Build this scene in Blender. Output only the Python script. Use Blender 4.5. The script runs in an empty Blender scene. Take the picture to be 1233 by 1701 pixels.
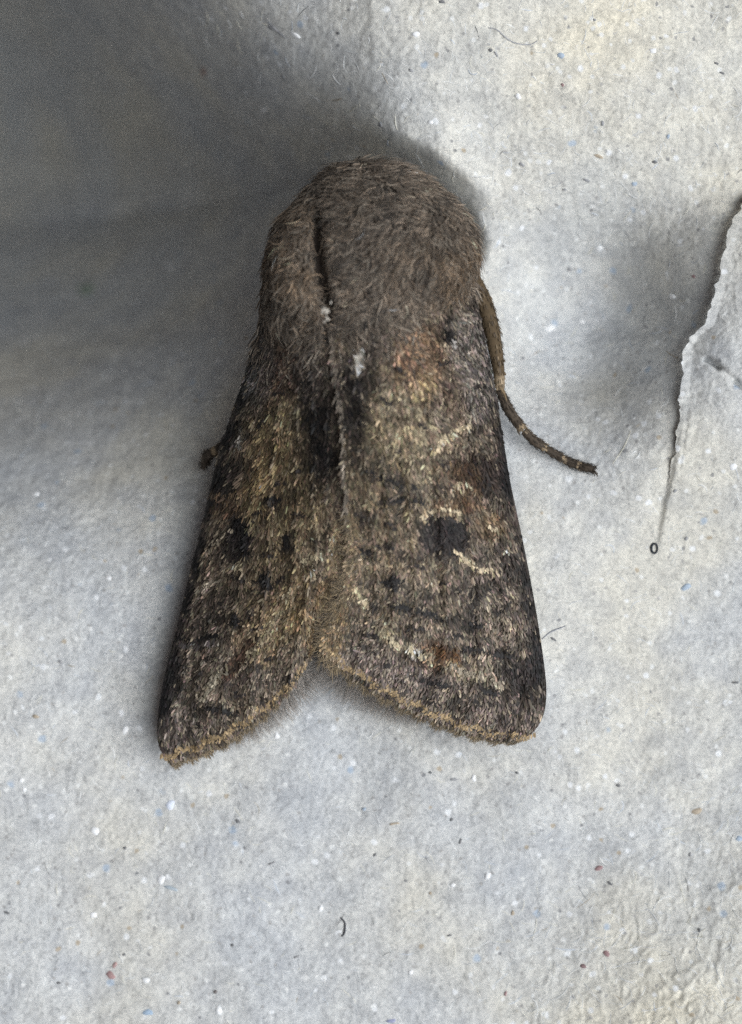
import bpy, math
import numpy as np

# ------------------------------------------------------------------ camera, world, light
MM = 0.001
PX = 53.0            # photograph pixels per millimetre at height 0
CX, CY = 616.5, 850.5
DIST = 100.0         # camera height in mm
sc = bpy.context.scene
sc.unit_settings.system = 'METRIC'
sc.render.engine = 'CYCLES'
sc.cycles.use_denoising = False
sc.cycles.max_bounces = 6
sc.cycles.diffuse_bounces = 4

cam_d = bpy.data.cameras.new('camera')
cam = bpy.data.objects.new('camera', cam_d)
sc.collection.objects.link(cam)
cam.location = (0, 0, DIST * MM)
cam.rotation_euler = (0, 0, 0)
cam_d.sensor_fit = 'HORIZONTAL'
cam_d.sensor_width = 36.0
cam_d.lens = 36.0 * DIST / (1233.0 / PX)
cam_d.clip_start = 0.005
cam_d.clip_end = 10.0
cam_d.dof.use_dof = True
cam_d.dof.focus_distance = (DIST - 2.0) * MM
cam_d.dof.aperture_fstop = 62.0
sc.camera = cam

SUN_AZ = math.radians(104.0)     # clockwise from +Y (top of the picture)
SUN_EL = math.radians(58.0)
world = bpy.data.worlds.new('World')
sc.world = world
world.use_nodes = True
wn = world.node_tree.nodes
sky = wn.new('ShaderNodeTexSky')
sky.sky_type = 'NISHITA'
sky.sun_disc = False
sky.sun_elevation = SUN_EL
sky.sun_rotation = SUN_AZ
sky.air_density = 0.05
sky.dust_density = 6.0
sky.ozone_density = 0.0
wn['Background'].inputs[1].default_value = 0.085
world.node_tree.links.new(sky.outputs[0], wn['Background'].inputs[0])

sun_d = bpy.data.lights.new('sun', 'SUN')
sun_d.energy = 2.7
sun_d.angle = math.radians(56.0)
sun_d.color = (0.77, 0.905, 1.0)
sun = bpy.data.objects.new('sun', sun_d)
sc.collection.objects.link(sun)
sdir = np.array([math.sin(SUN_AZ) * math.cos(SUN_EL), math.cos(SUN_AZ) * math.cos(SUN_EL), math.sin(SUN_EL)])
sun.location = tuple(sdir * 0.3)
sun.rotation_euler = (math.radians(90) - SUN_EL, 0, math.pi - SUN_AZ)

sc.view_settings.view_transform = 'Standard'
sc.view_settings.look = 'None'
sc.view_settings.gamma = 1.0
sc.view_settings.exposure = -0.02

# ------------------------------------------------------------------ helpers
rng = np.random.default_rng(7)
col = sc.collection


def lin(c):
    c = np.asarray(c, float) / 255.0
    return np.where(c <= 0.04045, c / 12.92, ((c + 0.055) / 1.055) ** 2.4)


def sm(a, b, x):
    t = np.clip((x - a) / (b - a), 0, 1)
    return t * t * (3 - 2 * t)


_tab = np.random.default_rng(3).random((256, 256))


def vn(x, y, s=0):
    x = np.asarray(x, float) + 17.3 * s; y = np.asarray(y, float) + 31.7 * s
    ix = np.floor(x).astype(int); iy = np.floor(y).astype(int)
    fx = x - ix; fy = y - iy
    fx = fx * fx * (3 - 2 * fx); fy = fy * fy * (3 - 2 * fy)
    a = _tab[ix & 255, iy & 255]; b = _tab[(ix + 1) & 255, iy & 255]
    c = _tab[ix & 255, (iy + 1) & 255]; d = _tab[(ix + 1) & 255, (iy + 1) & 255]
    return (a * (1 - fx) + b * fx) * (1 - fy) + (c * (1 - fx) + d * fx) * fy - 0.5


def world_mm(px, py, z):
    """a picture point at a known height -> millimetres in the place"""
    k = (DIST - z) / DIST / PX
    return np.stack([(px - CX) * k, (CY - py) * k, z + 0 * px], -1)


def normalize(v):
    return v / np.maximum(np.linalg.norm(v, axis=-1, keepdims=True), 1e-9)


def mesh_obj(name, verts, faces, mat, parent=None, colors=None, smooth=True):
    """verts in mm; faces array (n,3|4) or list"""
    me = bpy.data.meshes.new(name)
    v = np.ascontiguousarray(np.asarray(verts, np.float32) * MM)
    if isinstance(faces, np.ndarray):
        n, k = faces.shape
        me.vertices.add(len(v)); me.vertices.foreach_set('co', v.ravel())
        me.loops.add(n * k); me.loops.foreach_set('vertex_index', faces.astype(np.int32).ravel())
        me.polygons.add(n); me.polygons.foreach_set('loop_start', np.arange(0, n * k, k, dtype=np.int32))
        me.update(calc_edges=True)
    else:
        me.from_pydata(v.tolist(), [], faces)
    me.validate()
    if colors is not None:
        ca = me.color_attributes.new('tint', 'FLOAT_COLOR', 'POINT')
        c4 = np.ones((len(v), 4), np.float32); c4[:, :3] = colors
        ca.data.foreach_set('color', c4.ravel())
    if smooth:
        me.polygons.foreach_set('use_smooth', np.ones(len(me.polygons), bool))
    me.materials.append(mat)
    o = bpy.data.objects.new(name, me)
    col.objects.link(o)
    o.parent = parent
    return o


def tubes(P, R, C, sides=3):
    """P (N,K,3) mm, R (N,K), C (N,3) or (N,K,3) -> verts, faces, colours of N tapered tubes"""
    N, K, _ = P.shape
    T = np.gradient(P, axis=1); T = normalize(T)
    up = np.tile(np.array([0.13, 0.21, 0.97]), (N, K, 1))
    A = normalize(np.cross(T, up)); B = np.cross(A, T)
    V = []
    for j in range(sides):
        a = 2 * math.pi * j / sides + math.pi / 2
        V.append(P + (A * math.cos(a) + B * math.sin(a)) * R[..., None])
    V = np.stack(V, 2).reshape(-1, 3)
    base = (np.arange(N)[:, None, None] * K + np.arange(K - 1)[None, :, None]) * sides
    j = np.arange(sides)[None, None, :]; j2 = (j + 1) % sides
    F = np.stack([base + j, base + j2, base + sides + j2, base + sides + j], -1).reshape(-1, 4)
    if C.ndim == 2:
        C = np.repeat(C[:, None], K, 1)
    return V, F, np.repeat(C.reshape(-1, 3), sides, 0)


def scale_flakes(P, D, Nn, L, W, lift, C, arch=0.25):
    """small spatulate scales: root narrow, blade wide, tip rounded"""
    D = normalize(D); S = normalize(np.cross(D, Nn)); U = np.cross(S, D)
    prof = [(0.0, 0.28, 0.0), (0.45, 1.0, 1.0), (0.85, 0.95, 1.0), (1.0, 0.35, 0.6)]
    V = []
    for a, w, h in prof:
        c = P + D * (L * a)[:, None] + U * (lift * a + 0.004)[:, None]
        for sgn in (-1, 1):
            V.append(c + S * (sgn * W * w * 0.5)[:, None] - U * (W * arch * 0.5 * w)[:, None] * 0)
    V = np.stack(V, 1)
    n = len(P)
    b = (np.arange(n) * 8)[:, None]
    F = np.concatenate([b + np.array([[0, 1, 3, 2]]), b + np.array([[2, 3, 5, 4]]), b + np.array([[4, 5, 7, 6]])], 0)
    return V.reshape(-1, 3), F, np.repeat(C, 8, 0)


def seg_dist(px, py, pts):
    d = np.full(np.shape(px), 1e9); par = np.zeros(np.shape(px)); acc = 0.0
    for (x0, y0), (x1, y1) in zip(pts[:-1], pts[1:]):
        dx, dy = x1 - x0, y1 - y0; l2 = dx * dx + dy * dy + 1e-9
        t = np.clip(((px - x0) * dx + (py - y0) * dy) / l2, 0, 1)
        dd = np.hypot(px - x0 - t * dx, py - y0 - t * dy)
        m = dd < d; d = np.where(m, dd, d); par = np.where(m, acc + t * math.sqrt(l2), par); acc += math.sqrt(l2)
    return d, par


def polyline(pts, n):
    """smooth resample (Catmull-Rom) to n points"""
    p = np.asarray(pts, float)
    q = np.vstack([2 * p[0] - p[1], p, 2 * p[-1] - p[-2]])
    out = []
    for i in range(len(p) - 1):
        t = np.linspace(0, 1, 24, endpoint=False)[:, None]
        a, b, c, d = q[i], q[i + 1], q[i + 2], q[i + 3]
        out.append(0.5 * (2 * b + (c - a) * t + (2 * a - 5 * b + 4 * c - d) * t ** 2 + (3 * b - a - 3 * c + d) * t ** 3))
    out = np.vstack(out + [p[-1:]])
    s = np.r_[0, np.cumsum(np.linalg.norm(np.diff(out[:, :2], axis=0), axis=1))]
    u = np.linspace(0, s[-1], n)
    return np.stack([np.interp(u, s, out[:, k]) for k in range(p.shape[1])], -1)


# ------------------------------------------------------------------ materials
def new_mat(name):
    m = bpy.data.materials.new(name); m.use_nodes = True
    return m, m.node_tree.nodes, m.node_tree.links, m.node_tree.nodes['Principled BSDF']


def tint_mat(name, rough=0.75, spec=0.25, sheen=0.0, noise=0.0):
    m, n, l, b = new_mat(name)
    a = n.new('ShaderNodeVertexColor'); a.layer_name = 'tint'
    b.inputs['Roughness'].default_value = rough
    b.inputs['Specular IOR Level'].default_value = spec
    b.inputs['Sheen Weight'].default_value = sheen
    if noise:
        tc = n.new('ShaderNodeTexCoord'); mp = n.new('ShaderNodeMapping')
        mp.inputs['Scale'].default_value = (1000, 1000, 1000)
        nz = n.new('ShaderNodeTexNoise'); nz.inputs['Scale'].default_value = 14.0
        mr = n.new('ShaderNodeMapRange'); mr.inputs[3].default_value = 1 - noise; mr.inputs[4].default_value = 1 + noise
        mx = n.new('ShaderNodeMix'); mx.data_type = 'RGBA'; mx.blend_type = 'MULTIPLY'; mx.inputs[0].default_value = 1.0
        l.new(tc.outputs['Object'], mp.inputs[0]); l.new(mp.outputs[0], nz.inputs['Vector'])
        l.new(nz.outputs[0], mr.inputs[0]); l.new(a.outputs[0], mx.inputs[6]); l.new(mr.outputs[0], mx.inputs[7])
        l.new(mx.outputs[2], b.inputs['Base Color'])
    else:
        l.new(a.outputs[0], b.inputs['Base Color'])
    return m


M_SCALE = tint_mat('moth_scale', 0.6, 0.3, 0.05)
M_FUR = tint_mat('moth_fur', 0.6, 0.3, 0.1)
M_SKIN = tint_mat('moth_membrane', 0.8, 0.15, 0.0, 0.35)
M_FIBRE = tint_mat('paper_fibre', 0.85, 0.2)
M_FLECK = tint_mat('paper_fleck', 0.8, 0.2, 0.0, 0.15)


def pulp_mat():
    m, n, l, b = new_mat('recycled_pulp')
    tc = n.new('ShaderNodeTexCoord'); mp = n.new('ShaderNodeMapping')
    mp.inputs['Scale'].default_value = (1000, 1000, 1000)
    l.new(tc.outputs['Object'], mp.inputs[0])

    def noise(scale, detail=3.0, rough=0.55, dist=0.0):
        x = n.new('ShaderNodeTexNoise'); x.inputs['Scale'].default_value = scale
        x.inputs['Detail'].default_value = detail; x.inputs['Roughness'].default_value = rough
        x.inputs['Distortion'].default_value = dist
        l.new(mp.outputs[0], x.inputs['Vector']); return x

    def ramp(src, stops):
        r = n.new('ShaderNodeValToRGB'); e = r.color_ramp.elements
        e[0].position, e[0].color = stops[0][0], (*stops[0][1], 1)
        e[1].position, e[1].color = stops[-1][0], (*stops[-1][1], 1)
        for p, c in stops[1:-1]:
            k = e.new(p); k.color = (*c, 1)
        l.new(src, r.inputs[0]); return r

    def mix(a, bb, fac, mode='MIX'):
        x = n.new('ShaderNodeMix'); x.data_type = 'RGBA'; x.blend_type = mode
        if isinstance(fac, float): x.inputs[0].default_value = fac
        else: l.new(fac, x.inputs[0])
        for i, s in ((6, a), (7, bb)):
            if isinstance(s, tuple): x.inputs[i].default_value = (*s, 1)
            else: l.new(s, x.inputs[i])
        return x.outputs[2]

    big = noise(0.16, 3)
    base = ramp(big.outputs[0], [(0.35, (0.57, 0.585, 0.60)), (0.5, (0.61, 0.61, 0.595)), (0.65, (0.66, 0.64, 0.58))])
    mid = noise(1.3, 4, 0.6)
    c = mix(base.outputs[0], ramp(mid.outputs[0], [(0.3, (0.80, 0.80, 0.81)), (0.7, (1.08, 1.07, 1.05))]).outputs[0], 1.0, 'MULTIPLY')
    fine = noise(7.0, 4, 0.65, 1.2)
    c = mix(c, ramp(fine.outputs[0], [(0.28, (0.62, 0.62, 0.62)), (0.5, (1, 1, 1)), (0.72, (1.2, 1.19, 1.16))]).outputs[0], 0.9, 'MULTIPLY')
    # a creamier zone of the pulp towards one corner and along the post
    for (cx_, cy_, r0_, r1_) in ((12.0, -16.8, 8.5, 2.0), (9.0, 17.0, 14.0, 4.0)):
        vd = n.new('ShaderNodeVectorMath'); vd.operation = 'DISTANCE'; vd.inputs[1].default_value = (cx_, cy_, 2.0)
        l.new(mp.outputs[0], vd.inputs[0])
        mr = n.new('ShaderNodeMapRange'); mr.interpolation_type = 'SMOOTHSTEP'
        mr.inputs[1].default_value = r0_; mr.inputs[2].default_value = r1_; mr.inputs[3].default_value = 0.0; mr.inputs[4].default_value = 1.0
        l.new(vd.outputs['Value'], mr.inputs[0])
        c = mix(c, mix(c, (1.15, 1.11, 1.02), 1.0, 'MULTIPLY'), mr.outputs[0])
    # flecks of other papers in the pulp
    for scale, thr, colr, seed in ((2.3, 0.13, (0.86, 0.87, 0.88), 0.0), (3.4, 0.15, (0.80, 0.80, 0.78), 21.0), (2.2, 0.075, (0.20, 0.20, 0.21), 4.0), (4.0, 0.13, (0.36, 0.35, 0.34), 27.0), (1.5, 0.07, (0.42, 0.34, 0.24), 9.0), (1.1, 0.08, (0.40, 0.48, 0.58), 15.0)):
        mp2 = n.new('ShaderNodeMapping'); mp2.inputs['Location'].default_value = (seed, seed * 1.7, seed * .6)
        dn = noise(5.0, 2)
        ad = n.new('ShaderNodeVectorMath'); ad.operation = 'MULTIPLY_ADD'
        l.new(dn.outputs['Color'], ad.inputs[0]); ad.inputs[1].default_value = (0.14, 0.14, 0.14); l.new(mp.outputs[0], ad.inputs[2])
        l.new(ad.outputs[0], mp2.inputs[0])
        vo = n.new('ShaderNodeTexVoronoi'); vo.inputs['Scale'].default_value = scale
        l.new(mp2.outputs[0], vo.inputs['Vector'])
        lt = n.new('ShaderNodeMapRange'); lt.inputs[1].default_value = thr * 2.2; lt.inputs[2].default_value = thr * 1.2
        lt.inputs[3].default_value = 0.0; lt.inputs[4].default_value = 0.75
        l.new(vo.outputs['Distance'], lt.inputs[0])
        wv = n.new('ShaderNodeTexWhiteNoise'); l.new(vo.outputs['Color'], wv.inputs['Vector'])
        gt = n.new('ShaderNodeMath'); gt.operation = 'GREATER_THAN'; gt.inputs[1].default_value = 0.86 if colr[0] > .7 else 0.80
        l.new(wv.outputs['Value'], gt.inputs[0])
        mu = n.new('ShaderNodeMath'); mu.operation = 'MULTIPLY'
        l.new(lt.outputs[0], mu.inputs[0]); l.new(gt.outputs[0], mu.inputs[1])
        c = mix(c, colr, mu.outputs[0])
    l.new(c, b.inputs['Base Color'])
    b.inputs['Roughness'].default_value = 0.95
    b.inputs['Specular IOR Level'].default_value = 0.1
    bump = n.new('ShaderNodeBump'); bump.inputs['Strength'].default_value = 0.45; bump.inputs['Distance'].default_value = 0.00006
    l.new(noise(11.0, 5, 0.65, 1.5).outputs[0], bump.inputs['Height']); l.new(bump.outputs[0], b.inputs['Normal'])
    return m


M_PULP = pulp_mat()

# ------------------------------------------------------------------ egg tray (heights in mm over plan pixels)
VALLEY = [(-900, 200), (0, 190), (200, 190), (400, 200), (520, 225), (600, 248), (680, 285), (760, 330), (820, 372), (900, 385), (1000, 385), (1100, 375), (1233, 345), (2200, 300)]
VX = np.array([p[0] for p in VALLEY], float); VY = np.array([p[1] for p in VALLEY], float)
EDGE = [(1240, 325), (1222, 352), (1205, 385), (1192, 430), (1180, 490), (1165, 545), (1140, 562), (1132, 580), (1126, 640), (1120, 710), (1110, 780), (1097, 850), (1088, 905)]
EY = np.array([p[1] for p in EDGE], float); EX = np.array([p[0] for p in EDGE], float)


def softplus(x, k):
    return k * np.logaddexp(0, x / k)


def edge_step(px, py):
    xe = np.interp(py, EY, EX) + 5 * vn(py / 9.0, py * 0 + 4) + 3 * vn(py / 3.0, py * 0 + 9)
    d = px - xe
    h = np.interp(py, [300, 345, 500, 570, 640, 780, 880, 915], [0.0, 0.35, 0.5, 0.45, 0.22, 0.12, 0.05, 0.0])
    return h * sm(-3, 7, d) * (1 - 0.75 * sm(30, 330, d))


def H(px, py, micro=True):
    px = np.asarray(px, float); py = np.asarray(py, float)
    z = 0.0012 * (py - 850) * 0.0
    # hollow of the cell on the one side
    x0 = np.interp(py, [-500, -150, 0, 120, 255, 420, 560, 1400], [0, 190, 320, 450, 610, 550, 500, 420])
    hol = softplus((x0 - px) / 560.0, 0.11)
    hol = 33.0 * (1 - np.exp(-1.15 * hol)) * (0.01 + 0.99 * sm(1200, 130, py) ** 1.6) * (1 + 0.6 * sm(350, -200, py))
    z = z - hol
    # post rising beyond the valley line
    vy = np.interp(px, VX, VY) + 10 * vn(px / 130.0, px * 0 + 2)
    d = (vy - py) / PX
    rise = softplus(d, np.interp(px, [700, 860], [0.3, 0.75]))
    sl = np.interp(px, [0, 300, 480, 620, 760, 900, 1300], [0.1, 0.15, 0.4, 0.6, 0.56, 0.46, 0.40])
    z = z + sl * 9.0 * (1 - np.exp(-rise / 9.0))
    # pocket beside the moth's head, and the steeper foot of the post behind it
    hd, hp = seg_dist(px, py, [(600, 268), (660, 284), (714, 313), (762, 352), (790, 405), (796, 460)])
    z = z - 2.4 * np.exp(-(hd / 15.0) ** 2) * sm(300, 170, hp)
    z = z + 2.0 * sm(0.0, 1.0, d) * np.exp(-np.maximum(d - 0.6, 0) / 1.6) * sm(500, 680, px) * sm(840, 720, px)
    # shallow dip between the moth and the torn ledge
    e = ((px - 985) / 165.0) ** 2 + ((py - 520) / 165.0) ** 2
    z = z - 2.9 * np.exp(-(e * 1.1) ** 1.3) + 1.4 * sm(-190, 5, px - np.interp(py, EY, EX)) * sm(290, 430, py) * sm(960, 680, py)
    e = ((px - 985) / 60.0) ** 2 + ((py - 632) / 30.0) ** 2
    z = z - 0.28 * np.exp(-e)
    # low swelling in the near corner
    z = z + 1.6 * sm(520, 0, np.hypot(px - 1330, py - 1790))
    z = z + 1.0 * np.exp(-((px - 860) / 190.0) ** 2 - ((py - 980) / 330.0) ** 2)
    z = z + edge_step(px, py)
    ed = px - np.interp(py, EY, EX)
    gd = np.interp(py, [320, 350, 540, 570, 620, 860, 900, 930], [0, .22, .2, .1, .12, .12, .06, 0])
    z = z - 0.8 * gd * np.exp(-((np.minimum(ed, 0) + 0) / 26.0) ** 2) * sm(8, 0, ed)
    # crack across the ledge
    cd, cp = seg_dist(px, py, [(1148, 588), (1172, 603), (1196, 622), (1216, 640), (1240, 655)])
    z = z - 0.35 * np.exp(-(cd / 4.0) ** 2) * (0.25 + sm(-0.2, 0.15, vn(cp / 14.0, cp * 0)))
    # the rest of the cell, out of the frame
    wl = np.interp(py, [-1500, -300, 350, 700, 950, 1150, 1300], [16, 16, 16, 14, 8, 2, 0])
    wt = np.interp(px, [-1500, 60, 270, 400, 540], [16, 16, 12, 4, 0])
    z = z + np.maximum(wl * sm(-250, -700, px), wt * sm(-250, -600, py))
    z = z + 12 * sm(1500, 2300, px)
    if micro:
        z = z + 0.20 * vn(px / 90., py / 90., 1) + 0.05 * vn(px / 34., py / 34., 2)
        z = z + 0.024 * vn(px / 13., py / 13., 3) + 0.034 * vn(px / 6., py / 6., 4)
        rough = 0.35 + 1.1 * sm(520, 120, np.hypot(px - 1260, py - 1740)) + 0.3 * sm(900, 300, np.hypot(px - 1000, py))
        # felted fibre ridges
        wx = px + 26 * vn(px / 24., py / 24., 5); wy = py + 26 * vn(px / 24., py / 24., 6)
        r1 = 1 - np.abs(vn(wx / 11., wy / 24., 7)) * 4; r2 = 1 - np.abs(vn(wx / 22., wy / 10., 8)) * 4
        z = z + 0.03 * rough * (np.clip(r1, 0, 1) + np.clip(r2, 0, 1))
    return z


def plan(px, py, micro=True, off=0.0):
    """a point of the tray over plan pixels (px,py): orthographic plan, mm"""
    return np.stack([(px - CX) / PX, (CY - py) / PX, H(px, py, micro) + off], -1)


def plan_at(px, py):
    """plan pixel of the tray point that the picture shows at (px,py)"""
    qx, qy = np.asarray(px, float), np.asarray(py, float)
    for _ in range(6):
        k = (DIST - H(qx, qy, False)) / DIST
        qx = CX + (px - CX) * k; qy = CY + (py - CY) * k
    return qx, qy


tray = bpy.data.objects.new('egg_tray', None); col.objects.link(tray)
tray['label'] = 'grey recycled paper pulp egg tray with torn ledge, under the brown moth'
tray['category'] = 'egg tray'
gx = np.r_[np.linspace(-1500, -120, 40, endpoint=False), np.arange(-120, 1345, 2.6), np.linspace(1345, 2600, 36)]
gy = np.r_[np.linspace(-1500, -110, 40, endpoint=False), np.arange(-110, 1800, 2.6), np.linspace(1800, 3000, 36)]
GX, GY = np.meshgrid(gx, gy)
V = plan(GX, GY).reshape(-1, 3)
nx, ny = len(gx), len(gy)
i = (np.arange(ny - 1)[:, None] * nx + np.arange(nx - 1)[None]).ravel()
F = np.stack([i + nx, i + nx + 1, i + 1, i], -1)
mesh_obj('pulp_wall', V, F, M_PULP, tray)

# torn outer layer of the paper that forms the ledge
n, K = 240, 110
ey = np.linspace(322, 912, n)
ex = np.interp(ey, EY, EX) + 7 * vn(ey / 16.0, ey * 0 + 4) + 4 * vn(ey / 6.0, ey * 0 + 9) + 2 * vn(ey / 2.5, ey * 0 + 5)
sg = np.linspace(0, 1, K) ** 1.3
XX = (ex - 1)[:, None] + sg[None] * (1345 - ex + 1)[:, None]; YY = np.repeat(ey[:, None], K, 1)
hx = np.interp(ey, EY, EX)[:, None] + 14
fade = sm(910, 640, ey)[:, None] * np.ones((1, K)); back = sm(1.0, 0.8, sg)[None]
ZZ = H(np.maximum(XX, hx), YY) + 0.05 * fade * back - 0.035 * (1 - fade) - 0.03 * (1 - back)
ZZ = ZZ + 0.07 * vn(XX / 10., YY / 10., 6) * sm(60, 0, XX - ex[:, None]) * fade
ZZ = np.where(XX < hx, ZZ * fade + (H(XX, YY) - .03) * (1 - fade), ZZ)
top = np.stack([(XX - CX) / PX, (CY - YY) / PX, ZZ], -1).reshape(-1, 3)
bot = top.copy(); bot[:, 2] -= 0.07
i = (np.arange(n - 1)[:, None] * K + np.arange(K - 1)[None]).ravel()
F = np.stack([i + K, i + K + 1, i + 1, i], -1); N = n * K
rim = np.arange(n - 1) * K
F = np.concatenate([F, F[:, ::-1] + N, np.stack([rim, rim + N, rim + K + N, rim + K], -1)])
lip = mesh_obj('torn_layer', np.concatenate([top, bot]), F, M_PULP, tray)
lip['label'] = 'torn raised paper layer with ragged edge and a crack'

# loose paper fibres lying in the surface
N = 8000
fx = rng.uniform(-40, 1275, N); fy = rng.uniform(-40, 1745, N)
dens = 0.45 + 0.55 * sm(900, 200, np.hypot(fx - 1250, fy - 1720)) + 0.25 * sm(900, 200, np.hypot(fx - 1000, fy - 50))
keep = rng.random(N) < dens
fx, fy = fx[keep], fy[keep]; N = len(fx)
K = 6
ln = rng.uniform(12, 42, N) * (0.8 + 0.6 * (np.hypot(fx - 1250, fy - 1700) < 420))
an = rng.uniform(0, math.pi, N); cv = rng.normal(0, 1.1, N)
t = np.linspace(-0.5, 0.5, K)
ang = an[:, None] + cv[:, None] * t[None]
X = fx[:, None] + np.cumsum(np.cos(ang), 1) * (ln / K)[:, None]
Y = fy[:, None] + np.cumsum(np.sin(ang), 1) * (ln / K)[:, None]
P = plan(X, Y)
r0 = rng.uniform(0.012, 0.032, N)
P[..., 2] += (r0 * rng.uniform(-1.1, -0.25, N))[:, None] + 0.006 * np.sin(np.linspace(0, math.pi, K))[None]
R = r0[:, None] * (0.55 + 0.45 * np.sin(np.linspace(0.25, math.pi - 0.25, K)))[None]
pal = np.array([[.74, .74, .73], [.66, .66, .65], [.72, .69, .60], [.55, .56, .57], [.60, .64, .70], [.30, .29, .28], [.42, .36, .28], [.12, .12, .12]])
C = pal[rng.choice(8, N, p=[.34, .27, .18, .12, .07, .006, .01, .004])] * rng.uniform(.85, 1.1, (N, 1))
o = mesh_obj('paper_fibre', *tubes(P, R, C)[:2], M_FIBRE, tray, tubes(P, R, C)[2])
o['kind'] = 'stuff'


def fleck(px, py, w, h, ang, c, name='fleck', thick=0.03):
    qx, qy = plan_at(px, py)
    m = 9
    a = np.linspace(0, 2 * math.pi, m, endpoint=False)
    rr = 1 + 0.5 * (rng.random(m) - 0.5)
    lx = np.cos(a) * w / 2 * rr; ly = np.sin(a) * h / 2 * rr
    ca, sa = math.cos(ang), math.sin(ang)
    X = qx + lx * ca - ly * sa; Y = qy + lx * sa + ly * ca
    P0 = plan(X, Y, True, -0.02)
    P1 = plan(qx + (X - qx) * .8, qy + (Y - qy) * .8, True, thick)
    Pc = plan(np.array([qx]), np.array([qy]), True, thick * 1.25)
    V = np.concatenate([P0, P1, Pc])
    F = []
    for k in range(m):
        k2 = (k + 1) % m
        F.append((k2, k, m + k, m + k2)); F.append((m + k2, m + k, 2 * m))
    return mesh_obj(name, V, F, M_FLECK, tray, np.tile(np.array(c), (len(V), 1)))


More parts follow.
